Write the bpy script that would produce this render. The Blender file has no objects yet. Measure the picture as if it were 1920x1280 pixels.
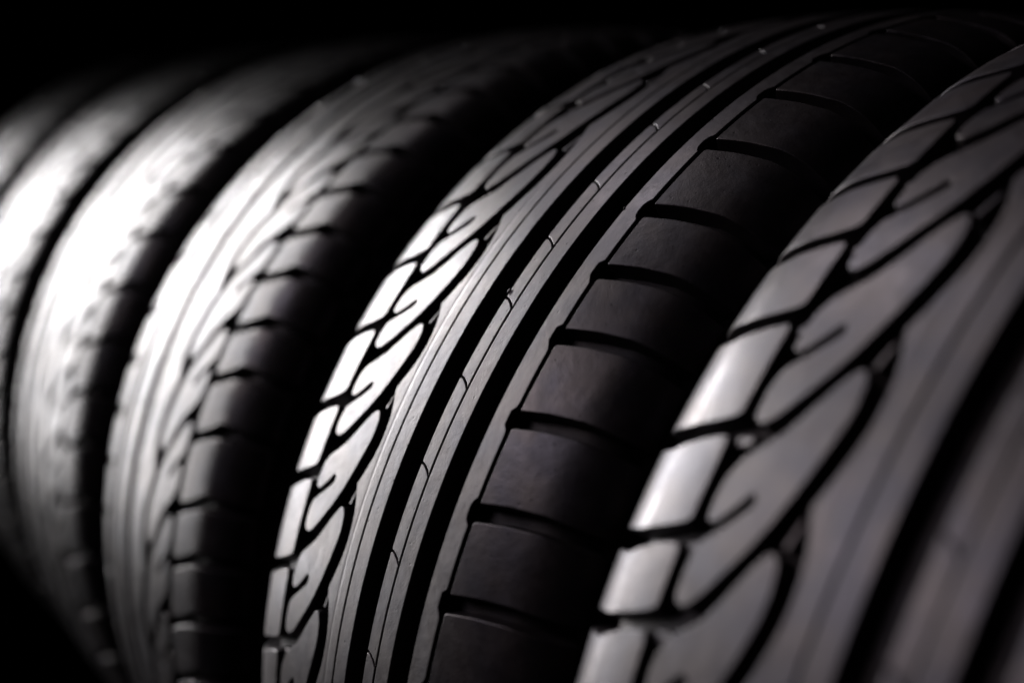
import bpy, math, random
from mathutils import Matrix, Vector
from mathutils.geometry import delaunay_2d_cdt

scene = bpy.context.scene
COL = scene.collection
sin, cos, pi = math.sin, math.cos, math.pi

# ------------------------------------------------------------------ camera
R = 0.32                                   # tyre radius at the crown
CAM = Vector((0.40782, -0.49772, 0.31424)) # relative to the axle of the middle tyre
YAW, PITCH, ROLL = 0.97138, 0.24159, -0.04649
fwd = Vector((-sin(YAW) * cos(PITCH), cos(YAW) * cos(PITCH), -sin(PITCH)))
rgt = Vector((cos(YAW), sin(YAW), 0.0))
up = rgt.cross(fwd)
rgt2 = cos(ROLL) * rgt + sin(ROLL) * up
up2 = -sin(ROLL) * rgt + cos(ROLL) * up
cam_data = bpy.data.cameras.new('camera')
cam = bpy.data.objects.new('camera', cam_data)
COL.objects.link(cam)
M = Matrix((rgt2, up2, -fwd)).transposed().to_4x4()
M.translation = CAM + Vector((0, 0, R))
cam.matrix_world = M
cam_data.sensor_width = 36.0
cam_data.lens = 2285.36 / 1920 * 36.0
cam_data.clip_start = 0.01
cam_data.clip_end = 100
cam_data.dof.use_dof = True
cam_data.dof.focus_distance = 0.468
cam_data.dof.aperture_fstop = 2.8
scene.camera = cam

# ------------------------------------------------------------------ world and lamps (dark studio)
world = bpy.data.worlds.new('World')
scene.world = world
world.use_nodes = True
world.node_tree.nodes['Background'].inputs[0].default_value = (0, 0, 0, 1)
world.node_tree.nodes['Background'].inputs[1].default_value = 0.0


def softbox(name, loc, target, sx, sy, power, color=(1, 1, 1), roll=0.0, spread=180):
    d = bpy.data.lights.new(name, 'AREA')
    d.shape = 'RECTANGLE'
    d.size, d.size_y = sx, sy
    d.energy = power
    d.color = color
    d.spread = math.radians(spread)
    o = bpy.data.objects.new(name, d)
    COL.objects.link(o)
    o.location = Vector(loc) + Vector((0, 0, R))
    v = Vector(target) - Vector(loc)
    q = v.to_track_quat('-Z', 'Y').to_matrix() @ Matrix.Rotation(math.radians(roll), 3, 'Z')
    o.rotation_euler = q.to_euler()
    return o


KEY = (1.0, 0.98, 0.975)                  # gridded strip lights in a column beyond the far end of the row
softbox('key_softbox', (-1.8, -0.64, 0.44), (-0.06, -0.31, 0.08), 0.30, 0.50, 1.00, KEY, 31, 26)
softbox('upper_softbox', (-1.8, -0.40, 0.86), (0.3, -0.30, 0.10), 0.30, 0.40, 0.42, KEY, 31, 15)
softbox('lower_softbox', (-1.8, -0.85, 0.10), (-0.1, -0.32, 0.05), 0.30, 0.40, 0.27, KEY, 31, 28)
softbox('low_softbox', (-1.8, -1.02, -0.12), (-0.2, -0.32, 0.0), 0.30, 0.35, 0.18, KEY, 31, 28)
softbox('added_top_fill', (-0.75, -0.25, 1.2), (0.25, -0.26, 0.2), 0.3, 0.3, 0.08, (1.0, 0.93, 0.98), 0, 20)  # added overhead lamp, lifts the upper tread of the nearest tyre
softbox('added_front_fill', (-0.7, -1.4, 1.0), (0.12, -0.34, 0.0), 0.7, 0.7, 0.64, (1.0, 0.92, 0.98), 0, 32)  # added fill lamp, brightens right shoulder blocks and the nearest tyre

scene.view_settings.view_transform = 'Standard'
scene.view_settings.look = 'None'
scene.view_settings.exposure = 0.0
scene.view_settings.gamma = 1.0
scene.view_settings.use_curve_mapping = False
scene.cycles.use_denoising = True
scene.cycles.max_bounces = 6


# ------------------------------------------------------------------ materials
def N(nt, kind, **kw):
    n = nt.nodes.new(kind)
    for k, v in kw.items():
        setattr(n, k, v)
    return n


def rubber(name, base=(0.0078, 0.0066, 0.0072), rough=0.41, bump=1.0, spec=0.5):
    m = bpy.data.materials.new(name)
    m.use_nodes = True
    nt = m.node_tree
    b = nt.nodes['Principled BSDF']
    L = nt.links.new
    pos = N(nt, 'ShaderNodeNewGeometry').outputs['Position']
    # slow mottling: bluish / brownish bloom on the rubber
    n1 = N(nt, 'ShaderNodeTexNoise'); n1.inputs['Scale'].default_value = 34; n1.inputs['Detail'].default_value = 5
    n1.inputs['Roughness'].default_value = 0.62
    L(pos, n1.inputs['Vector'])
    r1 = N(nt, 'ShaderNodeValToRGB')
    e = r1.color_ramp.elements
    e[0].position, e[0].color = 0.36, (base[0] * 0.85, base[1] * 0.86, base[2] * 1.02, 1)
    e[1].position, e[1].color = 0.66, (base[0] * 1.55, base[1] * 1.36, base[2] * 1.33, 1)
    L(n1.outputs['Fac'], r1.inputs['Fac'])
    # fine dust specks
    n2 = N(nt, 'ShaderNodeTexNoise'); n2.inputs['Scale'].default_value = 900; n2.inputs['Detail'].default_value = 2
    L(pos, n2.inputs['Vector'])
    r2 = N(nt, 'ShaderNodeMapRange')
    r2.inputs['From Min'].default_value = 0.64; r2.inputs['From Max'].default_value = 0.80
    L(n2.outputs['Fac'], r2.inputs['Value'])
    mx = N(nt, 'ShaderNodeMix', data_type='RGBA')
    L(r2.outputs['Result'], mx.inputs['Factor'])
    L(r1.outputs['Color'], mx.inputs['A'])
    mx.inputs['B'].default_value = (0.014, 0.012, 0.012, 1)
    L(mx.outputs['Result'], b.inputs['Base Color'])
    # roughness variation
    n3 = N(nt, 'ShaderNodeTexNoise'); n3.inputs['Scale'].default_value = 120; n3.inputs['Detail'].default_value = 6
    n3.inputs['Roughness'].default_value = 0.7
    L(pos, n3.inputs['Vector'])
    r3 = N(nt, 'ShaderNodeMapRange')
    r3.inputs['From Min'].default_value = 0.3; r3.inputs['From Max'].default_value = 0.72
    r3.inputs['To Min'].default_value = rough - 0.06; r3.inputs['To Max'].default_value = rough + 0.09
    L(n3.outputs['Fac'], r3.inputs['Value'])
    L(r3.outputs['Result'], b.inputs['Roughness'])
    b.inputs['Specular IOR Level'].default_value = spec
    n6 = N(nt, 'ShaderNodeTexNoise'); n6.inputs['Scale'].default_value = 48; n6.inputs['Detail'].default_value = 3
    L(pos, n6.inputs['Vector'])
    r6 = N(nt, 'ShaderNodeValToRGB')
    e = r6.color_ramp.elements
    e[0].position, e[0].color = 0.38, (0.72, 0.67, 0.80, 1)
    e[1].position, e[1].color = 0.62, (1.0, 0.865, 0.88, 1)
    L(n6.outputs['Fac'], r6.inputs['Fac'])
    L(r6.outputs['Color'], b.inputs['Specular Tint'])
    # relief: fine grain, mid scuffs, sparse pits
    n4 = N(nt, 'ShaderNodeTexNoise'); n4.inputs['Scale'].default_value = 1500; n4.inputs['Detail'].default_value = 3
    L(pos, n4.inputs['Vector'])
    n5 = N(nt, 'ShaderNodeTexNoise'); n5.inputs['Scale'].default_value = 260; n5.inputs['Detail'].default_value = 4
    L(pos, n5.inputs['Vector'])
    vo = N(nt, 'ShaderNodeTexVoronoi'); vo.inputs['Scale'].default_value = 260
    L(pos, vo.inputs['Vector'])
    pit = N(nt, 'ShaderNodeMapRange')
    pit.inputs['From Min'].default_value = 0.05; pit.inputs['From Max'].default_value = 0.17
    L(vo.outputs['Distance'], pit.inputs['Value'])
    sel = N(nt, 'ShaderNodeSeparateColor'); L(vo.outputs['Color'], sel.inputs['Color'])
    gate = N(nt, 'ShaderNodeMath', operation='GREATER_THAN'); gate.inputs[1].default_value = 0.62
    L(sel.outputs['Red'], gate.inputs[0])
    pm = N(nt, 'ShaderNodeMath', operation='MAXIMUM'); L(pit.outputs['Result'], pm.inputs[0])
    inv = N(nt, 'ShaderNodeMath', operation='SUBTRACT'); inv.inputs[0].default_value = 1.0
    L(gate.outputs[0], inv.inputs[1]); L(inv.outputs[0], pm.inputs[1])
    pr = N(nt, 'ShaderNodeMapRange')  # specular lowered inside the pits, standing in for cavity shade
    pr.inputs['To Min'].default_value = spec * 0.25; pr.inputs['To Max'].default_value = spec
    L(pm.outputs[0], pr.inputs['Value'])
    L(pr.outputs['Result'], b.inputs['Specular IOR Level'])
    a1 = N(nt, 'ShaderNodeMath', operation='MULTIPLY'); a1.inputs[1].default_value = 0.10
    L(n4.outputs['Fac'], a1.inputs[0])
    a2 = N(nt, 'ShaderNodeMath', operation='MULTIPLY_ADD'); a2.inputs[1].default_value = 0.22
    L(n5.outputs['Fac'], a2.inputs[0]); L(a1.outputs[0], a2.inputs[2])
    a3 = N(nt, 'ShaderNodeMath', operation='MULTIPLY_ADD'); a3.inputs[1].default_value = 0.12
    L(pm.outputs[0], a3.inputs[0]); L(a2.outputs[0], a3.inputs[2])
    bp = N(nt, 'ShaderNodeBump'); bp.inputs['Strength'].default_value = 0.8 * bump
    bp.inputs['Distance'].default_value = 0.0006
    L(a3.outputs[0], bp.inputs['Height'])
    L(bp.outputs['Normal'], b.inputs['Normal'])
    return m


MAT_TREAD = rubber('tread_rubber')
MAT_CASE = rubber('carcass_rubber', base=(0.005, 0.0045, 0.0047), rough=0.55, bump=0.8, spec=0.22)  # darker and duller than the tread, groove shade put into the material
mf = bpy.data.materials.new('dark_floor'); mf.use_nodes = True
_b = mf.node_tree.nodes['Principled BSDF']
_n = N(mf.node_tree, 'ShaderNodeTexNoise'); _n.inputs['Scale'].default_value = 25; _n.inputs['Detail'].default_value = 6
_r = N(mf.node_tree, 'ShaderNodeValToRGB')
_r.color_ramp.elements[0].color = (0.0006, 0.0006, 0.0006, 1); _r.color_ramp.elements[1].color = (0.0015, 0.0015, 0.0015, 1)
mf.node_tree.links.new(_n.outputs['Fac'], _r.inputs['Fac'])
mf.node_tree.links.new(_r.outputs['Color'], _b.inputs['Base Color'])
_b.inputs['Roughness'].default_value = 1.0
_b.inputs['Specular IOR Level'].default_value = 0.0

# ------------------------------------------------------------------ tyre cross-section
CROWN, UK, RHO, A1 = 0.0043, 0.0595, 0.031, 1.30
FACET = {1: 5.0, -1: 1.2, -2: 2.0, -3: 1.2}   # how much the facet itself is rounded
START = {1: 0.086, -1: 0.0725, -2: 0.079, -3: 0.070}            # where the rounded edge begins
TILT = {1: 0.200, -1: 0.135, -2: 0.095, -3: 0.12}              # the outer (right) shoulder facet falls away more than the inner (left) one


def slope(a, side):
    """tilt of the tread surface at arc length a from the centre line: crown, shoulder facet, rounded edge"""
    tk, US = TILT[side], START[side]
    if a < UK - .0008:
        return math.atan(2 * CROWN * a / 0.08 ** 2)
    if a < UK + .0008:
        return (math.atan(2 * CROWN * a / 0.08 ** 2) + tk) / 2
    if a < US:
        return tk + (a - UK) * FACET[side]
    return min(tk + (US - UK) * FACET[side] + (a - US) / RHO, A1)


DU = 0.0002
TABS = {}
LEFT_SIDE = [-1]                          # which inner-shoulder shape the tyre being built has
for sd in (1, -1, -2, -3):
    T_ = [(0.0, R)]
    while len(T_) < 700:
        t_ = slope((len(T_) - .5) * DU, sd)
        T_.append((T_[-1][0] + cos(t_) * DU, T_[-1][1] - sin(t_) * DU))
    TABS[sd] = T_


def prof(u):
    """arc length across the tread -> x, r, and the outward normal (nx, nr)"""
    s = 1 if u >= 0 else -1
    a = abs(u)
    kd = LEFT_SIDE[0] if s < 0 else 1
    TAB = TABS[kd]
    k = min(int(a / DU), len(TAB) - 2)
    f = a / DU - k
    x = TAB[k][0] + (TAB[k + 1][0] - TAB[k][0]) * f
    r = TAB[k][1] + (TAB[k + 1][1] - TAB[k][1]) * f
    th = slope(a, kd)
    return s * x, r, s * sin(th), cos(th)


def to3(u, s, h, w):
    x, r, nx, nr = prof(u)
    x += nx * h; r += nr * h
    p = s / R
    return (x * w, -r * cos(p), r * sin(p))


def nrm3(u, s, n, w):
    x, r, nx, nr = prof(u)
    p = s / R
    tx, tr = nr, -nx
    nu, ns, nh = n
    ax = nu * tx + nh * nx
    ar = nu * tr + nh * nr
    v = Vector((ax / w, -ar * cos(p) + ns * sin(p), ar * sin(p) + ns * cos(p)))
    return v.normalized()


def finish(name, verts, faces, norms, mat, parent):
    me = bpy.data.meshes.new(name)
    me.from_pydata(verts, [], faces)
    me.polygons.foreach_set('use_smooth', [True] * len(me.polygons))
    me.materials.append(mat)
    if norms:
        me.normals_split_custom_set_from_vertices(norms)
    o = bpy.data.objects.new(name, me)
    COL.objects.link(o)
    o.parent = parent
    o.location = (0, 0, R)
    return o


def area2(p):
    return sum(p[i][0] * p[(i + 1) % len(p)][1] - p[(i + 1) % len(p)][0] * p[i][1] for i in range(len(p)))


def resample(p, step):
    q = []
    for i in range(len(p)):
        a, b = p[i], p[(i + 1) % len(p)]
        d = math.hypot(b[0] - a[0], b[1] - a[1])
        n = max(1, int(math.ceil(d / step)))
        for k in range(n):
            q.append((a[0] + (b[0] - a[0]) * k / n, a[1] + (b[1] - a[1]) * k / n))
    return q


def fillet(p, rad, seg=3):
    """round the corners of a polygon; rad is one value or one per corner"""
    q = []
    n = len(p)
    for i in range(n):
        rr = rad[i] if isinstance(rad, (list, tuple)) else rad
        a, b, c = Vector(p[i - 1]), Vector(p[i]), Vector(p[(i + 1) % n])
        d1, d2 = (a - b), (c - b)
        l = min(rr, d1.length * .45, d2.length * .45)
        if l < 1e-5:
            q.append(tuple(b)); continue
        s, e = b + d1.normalized() * l, b + d2.normalized() * l
        for k in range(seg + 1):
            t = k / seg
            q.append(tuple((1 - t) ** 2 * s + 2 * t * (1 - t) * b + t * t * e))
    return q


def offsets(p):
    """outward unit normals of a counter-clockwise polygon"""
    n = len(p)
    out = []
    for i in range(n):
        a, b, c = Vector(p[i - 1]), Vector(p[i]), Vector(p[(i + 1) % n])
        d1, d2 = b - a, c - b
        if d1.length < 1e-9: d1 = d2
        if d2.length < 1e-9: d2 = d1
        d1.normalize(); d2.normalize()
        m = Vector((d1.y, -d1.x)) + Vector((d2.y, -d2.x))
        if m.length < 1e-6: m = Vector((d1.y, -d1.x))
        out.append(m.normalized())
    return out


def block(name, poly, parent, w, mat, depth=0.0085, top=0.0, ch=0.0005, draft=0.0009, step=0.006, grid=0.008, shrink=0.0):
    if area2(poly) < 0:
        poly = poly[::-1]
    poly = resample(poly, step)
    # drop doubles
    q = []
    for p in poly:
        if not q or math.hypot(p[0] - q[-1][0], p[1] - q[-1][1]) > 1.5e-4:
            q.append(p)
    poly = q
    n = len(poly)
    nm = offsets(poly)
    if shrink:
        poly = [(p[0] - m_.x * shrink, p[1] - m_.y * shrink) for p, m_ in zip(poly, nm)]
    fl = []                                  # (u, s, h, normal)
    for off, h, up_ in ((draft, -depth, 0), (0.0, -ch, 0), (-ch, 0.0, 1)):
        for i in range(n):
            u, s = poly[i][0] + nm[i].x * off, poly[i][1] + nm[i].y * off
            fl.append((u, s, top + h, (0, 0, 1) if up_ else (nm[i].x, nm[i].y, 0.0)))
    faces = []
    for k in range(2):
        for i in range(n):
            j = (i + 1) % n
            faces.append((k * n + i, k * n + j, (k + 1) * n + j, (k + 1) * n + i))
    ring = [Vector((fl[2 * n + i][0], fl[2 * n + i][1])) for i in range(n)]
    us = [v.x for v in ring]; ss = [v.y for v in ring]
    pts = list(ring)
    gu = max(1, int(round((max(us) - min(us)) / grid))); gs = max(1, int(round((max(ss) - min(ss)) / grid)))
    for a in range(1, gu):
        for b in range(1, gs):
            pts.append(Vector((min(us) + (max(us) - min(us)) * a / gu, min(ss) + (max(ss) - min(ss)) * b / gs)))
    ov, oe, of, vi, _, _ = delaunay_2d_cdt(pts, [(i, (i + 1) % n) for i in range(n)], [list(range(n))], 1, 1e-7)
    idx = []
    for k, v in enumerate(ov):
        src = [i for i in vi[k] if i < n]
        if src:
            idx.append(2 * n + src[0])
        else:
            idx.append(len(fl)); fl.append((v.x, v.y, top, (0, 0, 1)))
    for f in of:
        faces.append(tuple(idx[i] for i in f))
    verts = [to3(u, s, h, w) for u, s, h, _ in fl]
    norms = [nrm3(u, s, nn, w) for u, s, _, nn in fl]
    # the (u, s) plane maps to x / tangential / radial with flipped handedness: turn the faces round
    o = finish(name, verts, [f[::-1] for f in faces] if HAND < 0 else faces, norms, mat, parent)
    return o


# handedness of (u, s, h) in space: x = u, s at phi=0 is +z, h at phi=0 is -y  ->  u x s = x cross z = -y = h : right-handed
HAND = 1


def rib(name, left, right, parent, w, mat, inner=(), steps=720, depth=0.0085, ch=0.00045, draft=0.0009):
    """a rib that runs round the whole tyre; left/right are functions of phi, inner = [(u or fraction fn, h)]"""
    verts, norms, faces = [], [], []
    m = 6 + len(inner)
    for k in range(steps):
        p = 2 * pi * k / steps
        s = p * R
        l, r = left(p), right(p)
        e = 2 * pi / steps
        sl = (left(p + e) - left(p - e)) / (2 * e * R); sr = (right(p + e) - right(p - e)) / (2 * e * R)
        nl = Vector((-1, sl)).normalized(); nr = Vector((1, -sr)).normalized()
        row = [(l - draft, -depth, (nl.x, nl.y, 0)), (l, -ch, (nl.x, nl.y, 0)), (l + ch, 0, (0, 0, 1))]
        for u, h, nn in inner:
            row.append((u, h, nn))
        row += [(r - ch, 0, (0, 0, 1)), (r, -ch, (nr.x, nr.y, 0)), (r + draft, -depth, (nr.x, nr.y, 0))]
        for u, h, nn in row:
            verts.append(to3(u, s, h, w)); norms.append(nrm3(u, s, nn, w))
    for k in range(steps):
        a, b = k * m, ((k + 1) % steps) * m
        for i in range(m - 1):
            faces.append((a + i, a + i + 1, b + i + 1, b + i))
    return finish(name, verts, faces, norms, mat, parent)


def carcass(parent, w, mat, steps=240):
    DEP = 0.0078
    sec = []
    us = [i / 60 * 0.116 for i in range(-60, 61)]
    for u in us:
        x, r, nx, nr = prof(u)
        sec.append((x - nx * DEP, r - nr * DEP))

    def side(sg):
        """side wall, bead and inner liner on one side, from the tread edge inwards"""
        x, r, _, _ = prof(sg * 0.116)
        x = abs(x)
        xm = x + .002                          # widest point
        return [(x - .0052, r - .004), (x - .001, r - .014), (xm - .0004, r - .024), (xm, 0.252), (xm - .0012, 0.2445), (xm - .0003, 0.243),
                (xm - .0003, 0.240), (xm - .0016, 0.2385), (xm - .0046, 0.228), (xm - .0096, 0.216), (xm - .0126, 0.2105), (xm - .0121, 0.206), (xm - .0156, 0.2025),
                (xm - .0226, 0.202), (xm - .0266, 0.206), (xm - .0236, 0.216), (xm - .0146, 0.235), (xm - .0111, 0.255), (xm - .0156, 0.274),
                (xm - .0286, 0.292), (xm - .053, 0.3), (0.0, 0.302)]
    loop = sec + side(1) + [(-x, r) for x, r in side(-1)[-2::-1]]
    n = len(loop)
    verts, faces = [], []
    for k in range(steps):
        p = 2 * pi * k / steps
        for x, r in loop:
            verts.append((x * w, -r * cos(p), r * sin(p)))
    for k in range(steps):
        a, b = k * n, ((k + 1) % steps) * n
        for i in range(n):
            j = (i + 1) % n
            faces.append((a + i, a + j, b + j, b + i))
    return finish('carcass', verts, faces, None, mat, parent)


def wrap(seq, rng):
    """complete a measured run of angles (descending) to the whole circle, pitches varying a little"""
    seq = sorted(seq)
    gap = 2 * pi - (seq[-1] - seq[0])
    mean = (seq[-1] - seq[0]) / (len(seq) - 1)
    n = max(2, int(round(gap / mean)))
    ws = [1 + rng.uniform(-.1, .1) for _ in range(n)]
    t = sum(ws)
    out = list(seq)
    p = seq[-1]
    for x in ws[:-1]:
        p += gap * x / t
        out.append(p)
    return out                                # ascending, one turn


LUG = [(-47.2, -.012), (-50.4, .000), (-51.9, .035), (-52.4, .12), (-52.1, .24), (-50.8, .325), (-47.9, .382), (-44.5, .442), (-41.3, .502), (-38.2, .566),
       (-37.1, .605), (-37.6, .64), (-38.8, .64), (-42.8, .538), (-45.6, .478), (-47.6, .440), (-50.2, .433), (-51.8, .462), (-52.2, .56), (-51.4, .69), (-48.6, .805),
       (-44.0, .89), (-39.0, .985), (-34.0, 1.14), (-29.3, 1.305), (-26.6, 1.385), (-24.2, 1.425), (-21.8, 1.415), (-19.8, 1.35), (-18.9, 1.22), (-19.3, 1.10),
       (-20.8, .965), (-22.6, .83), (-24.8, .69), (-27.8, .535), (-32.2, .368), (-36.4, .24), (-40.2, .13), (-43.6, .045)]
SCALLOP = [(0, -18.2), (.04, -17.3), (.15, -15.4), (.3, -13.2), (.42, -12.2), (.52, -11.9), (.64, -12.2), (.75, -13.1), (.86, -14.9), (.96, -17.3), (1, -18.2)]


def interp(tab, t):
    for (a, x), (b, y) in zip(tab, tab[1:]):
        if t <= b:
            return x + (y - x) * (t - a) / (b - a)
    return tab[-1][1]


def tyre(label, x, w, left, right, lugs, cuts, seed, near, flip=False, flash=()):
    rng = random.Random(seed)
    LEFT_SIDE[0] = (-2 if near >= 2 else -3) if flip else -1
    root = bpy.data.objects.new('tyre', None)
    COL.objects.link(root)
    root.location = (x, 0, 0)
    root.empty_display_size = 0.1
    if flip:                                  # mounted the other way round: turned half a turn about the vertical
        root.rotation_euler = (0, 0, pi)
        left = [pi - v - .0095 for v in left]
        right, lugs, cuts = [[pi - v for v in q] for q in (right, lugs, cuts)]
    root['label'] = label
    root['category'] = 'tyre'
    root['group'] = 'tyres standing side by side in a row'
    mat = MAT_TREAD
    fine = near >= 2
    stp = 0.005 if fine else 0.009
    grd = 0.008 if fine else 0.014
    mm = 0.001
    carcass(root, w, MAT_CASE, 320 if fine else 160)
    # --- left shoulder blocks
    Ls = wrap(left, rng)
    n = len(Ls)
    for i in range(n):
        a = Ls[i]; b = Ls[(i + 1) % n] + (2 * pi if i == n - 1 else 0)
        sk = 0.0245
        g = 0.0150
        P = lambda u, p: (u * mm, p * R)
        poly = [P(-115.5, a - .006), P(-90, a - .004), P(-78.5, a), P(-66, a + .0145), P(-58.7, a + sk), P(-56.8, a + sk + .006),
                P(-56.8, b + sk - g - .012), P(-58.2, b + sk - g - .003), P(-66, b + .0145 - g - .0005), P(-74.5, b - g + .0015), P(-79.5, b - g - .008), P(-90, b - g - .010), P(-115.5, b - g - .011)]
        poly = fillet(poly, 1.3 * mm, 2)
        block('shoulder_block', poly, root, w, mat, shrink=.00025, top=rng.uniform(-.00012, .00006), step=stp, grid=grd)
        # low bridge between the block's inner corner and the lugs
        q = b + sk - g - .004
        if near >= 1:
            block('tie_bar', fillet([P(-57.2, q - .008), P(-51.0, q - .003), P(-51.0, q + .009), P(-57.2, q + .004)], .8 * mm, 2), root, w, mat,
                  top=-0.0034, depth=0.005, step=stp, grid=grd)
    # --- slanted lugs
    Gs = wrap(lugs, rng)
    n = len(Gs)
    for i in range(n):
        a = Gs[i]; b = Gs[(i + 1) % n] + (2 * pi if i == n - 1 else 0)
        c = Gs[(i + 2) % n] + (2 * pi if i >= n - 2 else 0)
        pb = b - a

        def ph(t):
            return a + t * pb if t <= 1 else b + (t - 1) * (c - b)
        poly = fillet([(u * mm, ph(t) * R) for u, t in LUG], 1.3 * mm, 3 if fine else 1)
        block('tread_lug', poly, root, w, mat, shrink=.0003, top=rng.uniform(-.0001, .00005), step=stp, grid=grd)
        if near >= 1:
            tb = [(-23.6, .455), (-21.4, .45), (-19.6, .60), (-20.3, .635), (-21.6, .60)]
            block('tie_bar', fillet([(u * mm, ph(t) * R) for u, t in tb], .7 * mm, 2), root, w, mat, top=-.0024, depth=.006, step=stp, grid=grd)
    # --- inner rib with a scalloped edge, split by a fine sipe
    peaks = [Gs[i] + .685 * ((Gs[(i + 1) % n] + (2 * pi if i == n - 1 else 0)) - Gs[i]) for i in range(n)]

    def scal(p):
        p = (p - peaks[0]) % (2 * pi) + peaks[0]
        for i in range(n):
            b = peaks[i + 1] if i < n - 1 else peaks[0] + 2 * pi
            if p <= b:
                return interp(SCALLOP, (p - peaks[i]) / (b - peaks[i])) * mm
        return SCALLOP[0][1] * mm
    st = 1080 if fine else 480
    con = lambda v: (lambda p: v * mm)
    up_ = (0, 0, 1)
    rib('scalloped_rib', scal, con(-2.5), root, w, mat, steps=st,
        inner=[(-10.6 * mm, 0, up_), (-9.2 * mm, -.00012, (.10, 0, .995)), (-8.4 * mm, -.00012, (-.10, 0, .995)), (-7.2 * mm, 0, up_)])
    rib('inner_rib', con(-1.7), con(7.6), root, w, mat, steps=st // 2, inner=[(3 * mm, 0, up_)])
    # --- centre rib: a plain half and a half cut into segments
    rib('centre_rib', con(28.0), con(36.9), root, w, mat, steps=st // 2, inner=[(32 * mm, 0, up_)])
    Cs = wrap(cuts, rng)
    n = len(Cs)
    for i in range(n):
        a = Cs[i]; b = Cs[(i + 1) % n] + (2 * pi if i == n - 1 else 0)
        P = lambda u, p: (u * mm, p * R)
        h = .0009
        poly = [P(20.1, a + h), P(22.6, a - .0015 + h), P(25.4, a - .0065 + h), P(27.35, a - .0125 + h),
                P(27.35, b - .0125 - h), P(25.2, b - .0065 - h), P(22.4, b - .0015 - h), P(20.1, b - .0005 - h)]
        block('rib_segment', fillet(poly, [1.2 * mm, .3 * mm, .3 * mm, .3 * mm, .3 * mm, .3 * mm, .4 * mm, .9 * mm], 3), root, w, mat, draft=.0003,
              top=rng.uniform(-.0001, .00005), step=stp, grid=grd)
    # --- scraps of torn moulding flash on the edge of the centre rib
    for u0, p0, sz in flash:
        pts = [((u0 + sz * k_ * cos(2 * pi * j / 7)) * mm, p0 * R + sz * k_ * 1.5 * mm * sin(2 * pi * j / 7)) for j in range(7) for k_ in (rng.uniform(.6, 1.1),)]
        block('rubber_flash', pts, root, w, mat, top=.0006, depth=.004, ch=.0003, draft=.0002, step=.004, grid=.004)
    # --- outer rib and right shoulder blocks
    Rs = wrap(right, rng)
    n = len(Rs)

    def notch(p):
        p = (p - Rs[0] + .012) % (2 * pi) + Rs[0] - .012
        best = 9
        for v in Rs:
            best = min(best, abs(v - .011 - p), abs(v - .011 + 2 * pi - p), abs(v - .011 - 2 * pi - p))
        t = min(max((best - .010) / .006, 0), 1)
        return (56.6 + 2.2 * t) * mm
    rib('outer_rib', con(48.7), notch, root, w, mat, steps=st, inner=[(52 * mm, 0, up_)])
    for i in range(n):
        a = Rs[i]; b = Rs[(i + 1) % n] + (2 * pi if i == n - 1 else 0)
        P = lambda u, p: (u * mm, p * R)
        g = .0205
        poly = [P(60.3, a), P(74, a + .010), P(88, a + .0165), P(115.5, a + .0185),
                P(115.5, b + .0185 - g), P(88, b + .0165 - g), P(74, b + .010 - g), P(60.3, b - g)]
        block('shoulder_block', fillet(poly, [1.0 * mm, 0, 0, .5 * mm, .5 * mm, 0, 0, 1.6 * mm], 3), root, w, mat, ch=.0007,
              top=rng.uniform(-.00012, .00006), step=stp, grid=grd)
    return root


# ------------------------------------------------------------------ the setting
fm = bpy.data.meshes.new('floor')
fm.from_pydata([(-6, -6, 0), (6, -6, 0), (6, 6, 0), (-6, 6, 0)], [], [(0, 1, 2, 3)])
fm.materials.append(mf)
fo = bpy.data.objects.new('floor', fm); COL.objects.link(fo)
fo['kind'] = 'structure'
fo.location = (0, 0, -0.0005)

# ------------------------------------------------------------------ the tyres
X0, X2 = 0.2159, -0.2430
X3 = X2 - 0.2160
X4 = X3 - 0.2170
X5 = X4 - 0.2220
X6 = X5 - 0.2220
T1_left = [.870, .762, .650, .534, .427, .298, .181]
T1_right = [1.157, 1.041, .918, .821, .728, .619, .505, .397]
T1_lugs = [1.108, .908, .754, .632, .502, .367, .224]
T1_cuts = [1.055, .937, .839, .746, .634, .520, .409, .283]
tyre('tyre in sharp focus mid-picture, fine sipes crisp on its centre rib', 0.0, 1.0, T1_left, T1_right, T1_lugs, T1_cuts, 11, 3, flash=[(20.0, .7555, .55), (20.1, .7525, .4), (48.9, .902, .5)])
tyre('nearest tyre, cut off by the right edge, large slanted lugs out of focus', X0, 1.02,
     [1.093, .990, .894, .789, .663, .552, .464], [1.13, 1.02, .91, .80, .69, .58, .47], [1.060, .865, .688, .505, .355], [.90, .782, .645, .534, .42], 12, 2)
tyre('blurred tyre just left of the sharp one, glare beside dark shoulder blocks', X2, 0.95,
     [.770, .682, .588, .498, .398, .278], [.86, .76, .66, .55, .45, .35], [.90, .745, .575, .41, .25], [.82, .72, .61, .5, .39], 13, 2, True)
tyre('strongly blurred tyre with white glare, third to the left of the nearest tyre', X3, 1.05,
     [.80, .685, .56, .44, .33], [.86, .75, .64, .54, .43, .32], [.88, .75, .62, .49, .36], [.80, .69, .58, .47], 14, 1, True)
tyre('white glaring tyre near the left edge, second tyre in from the left edge', X4, 1.00,
     [.83, .72, .61, .5, .4], [.84, .74, .63, .52, .41, .30], [.93, .80, .67, .54, .41], [.84, .73, .62, .51], 15, 0, True)
tyre('leftmost tyre with any glare, cut off by the left edge of the picture', X5, 1.00,
     [.79, .69, .58, .47, .36], [.88, .77, .66, .55, .44, .33], [.86, .73, .60, .47, .34], [.78, .67, .56, .45], 16, 0, True)
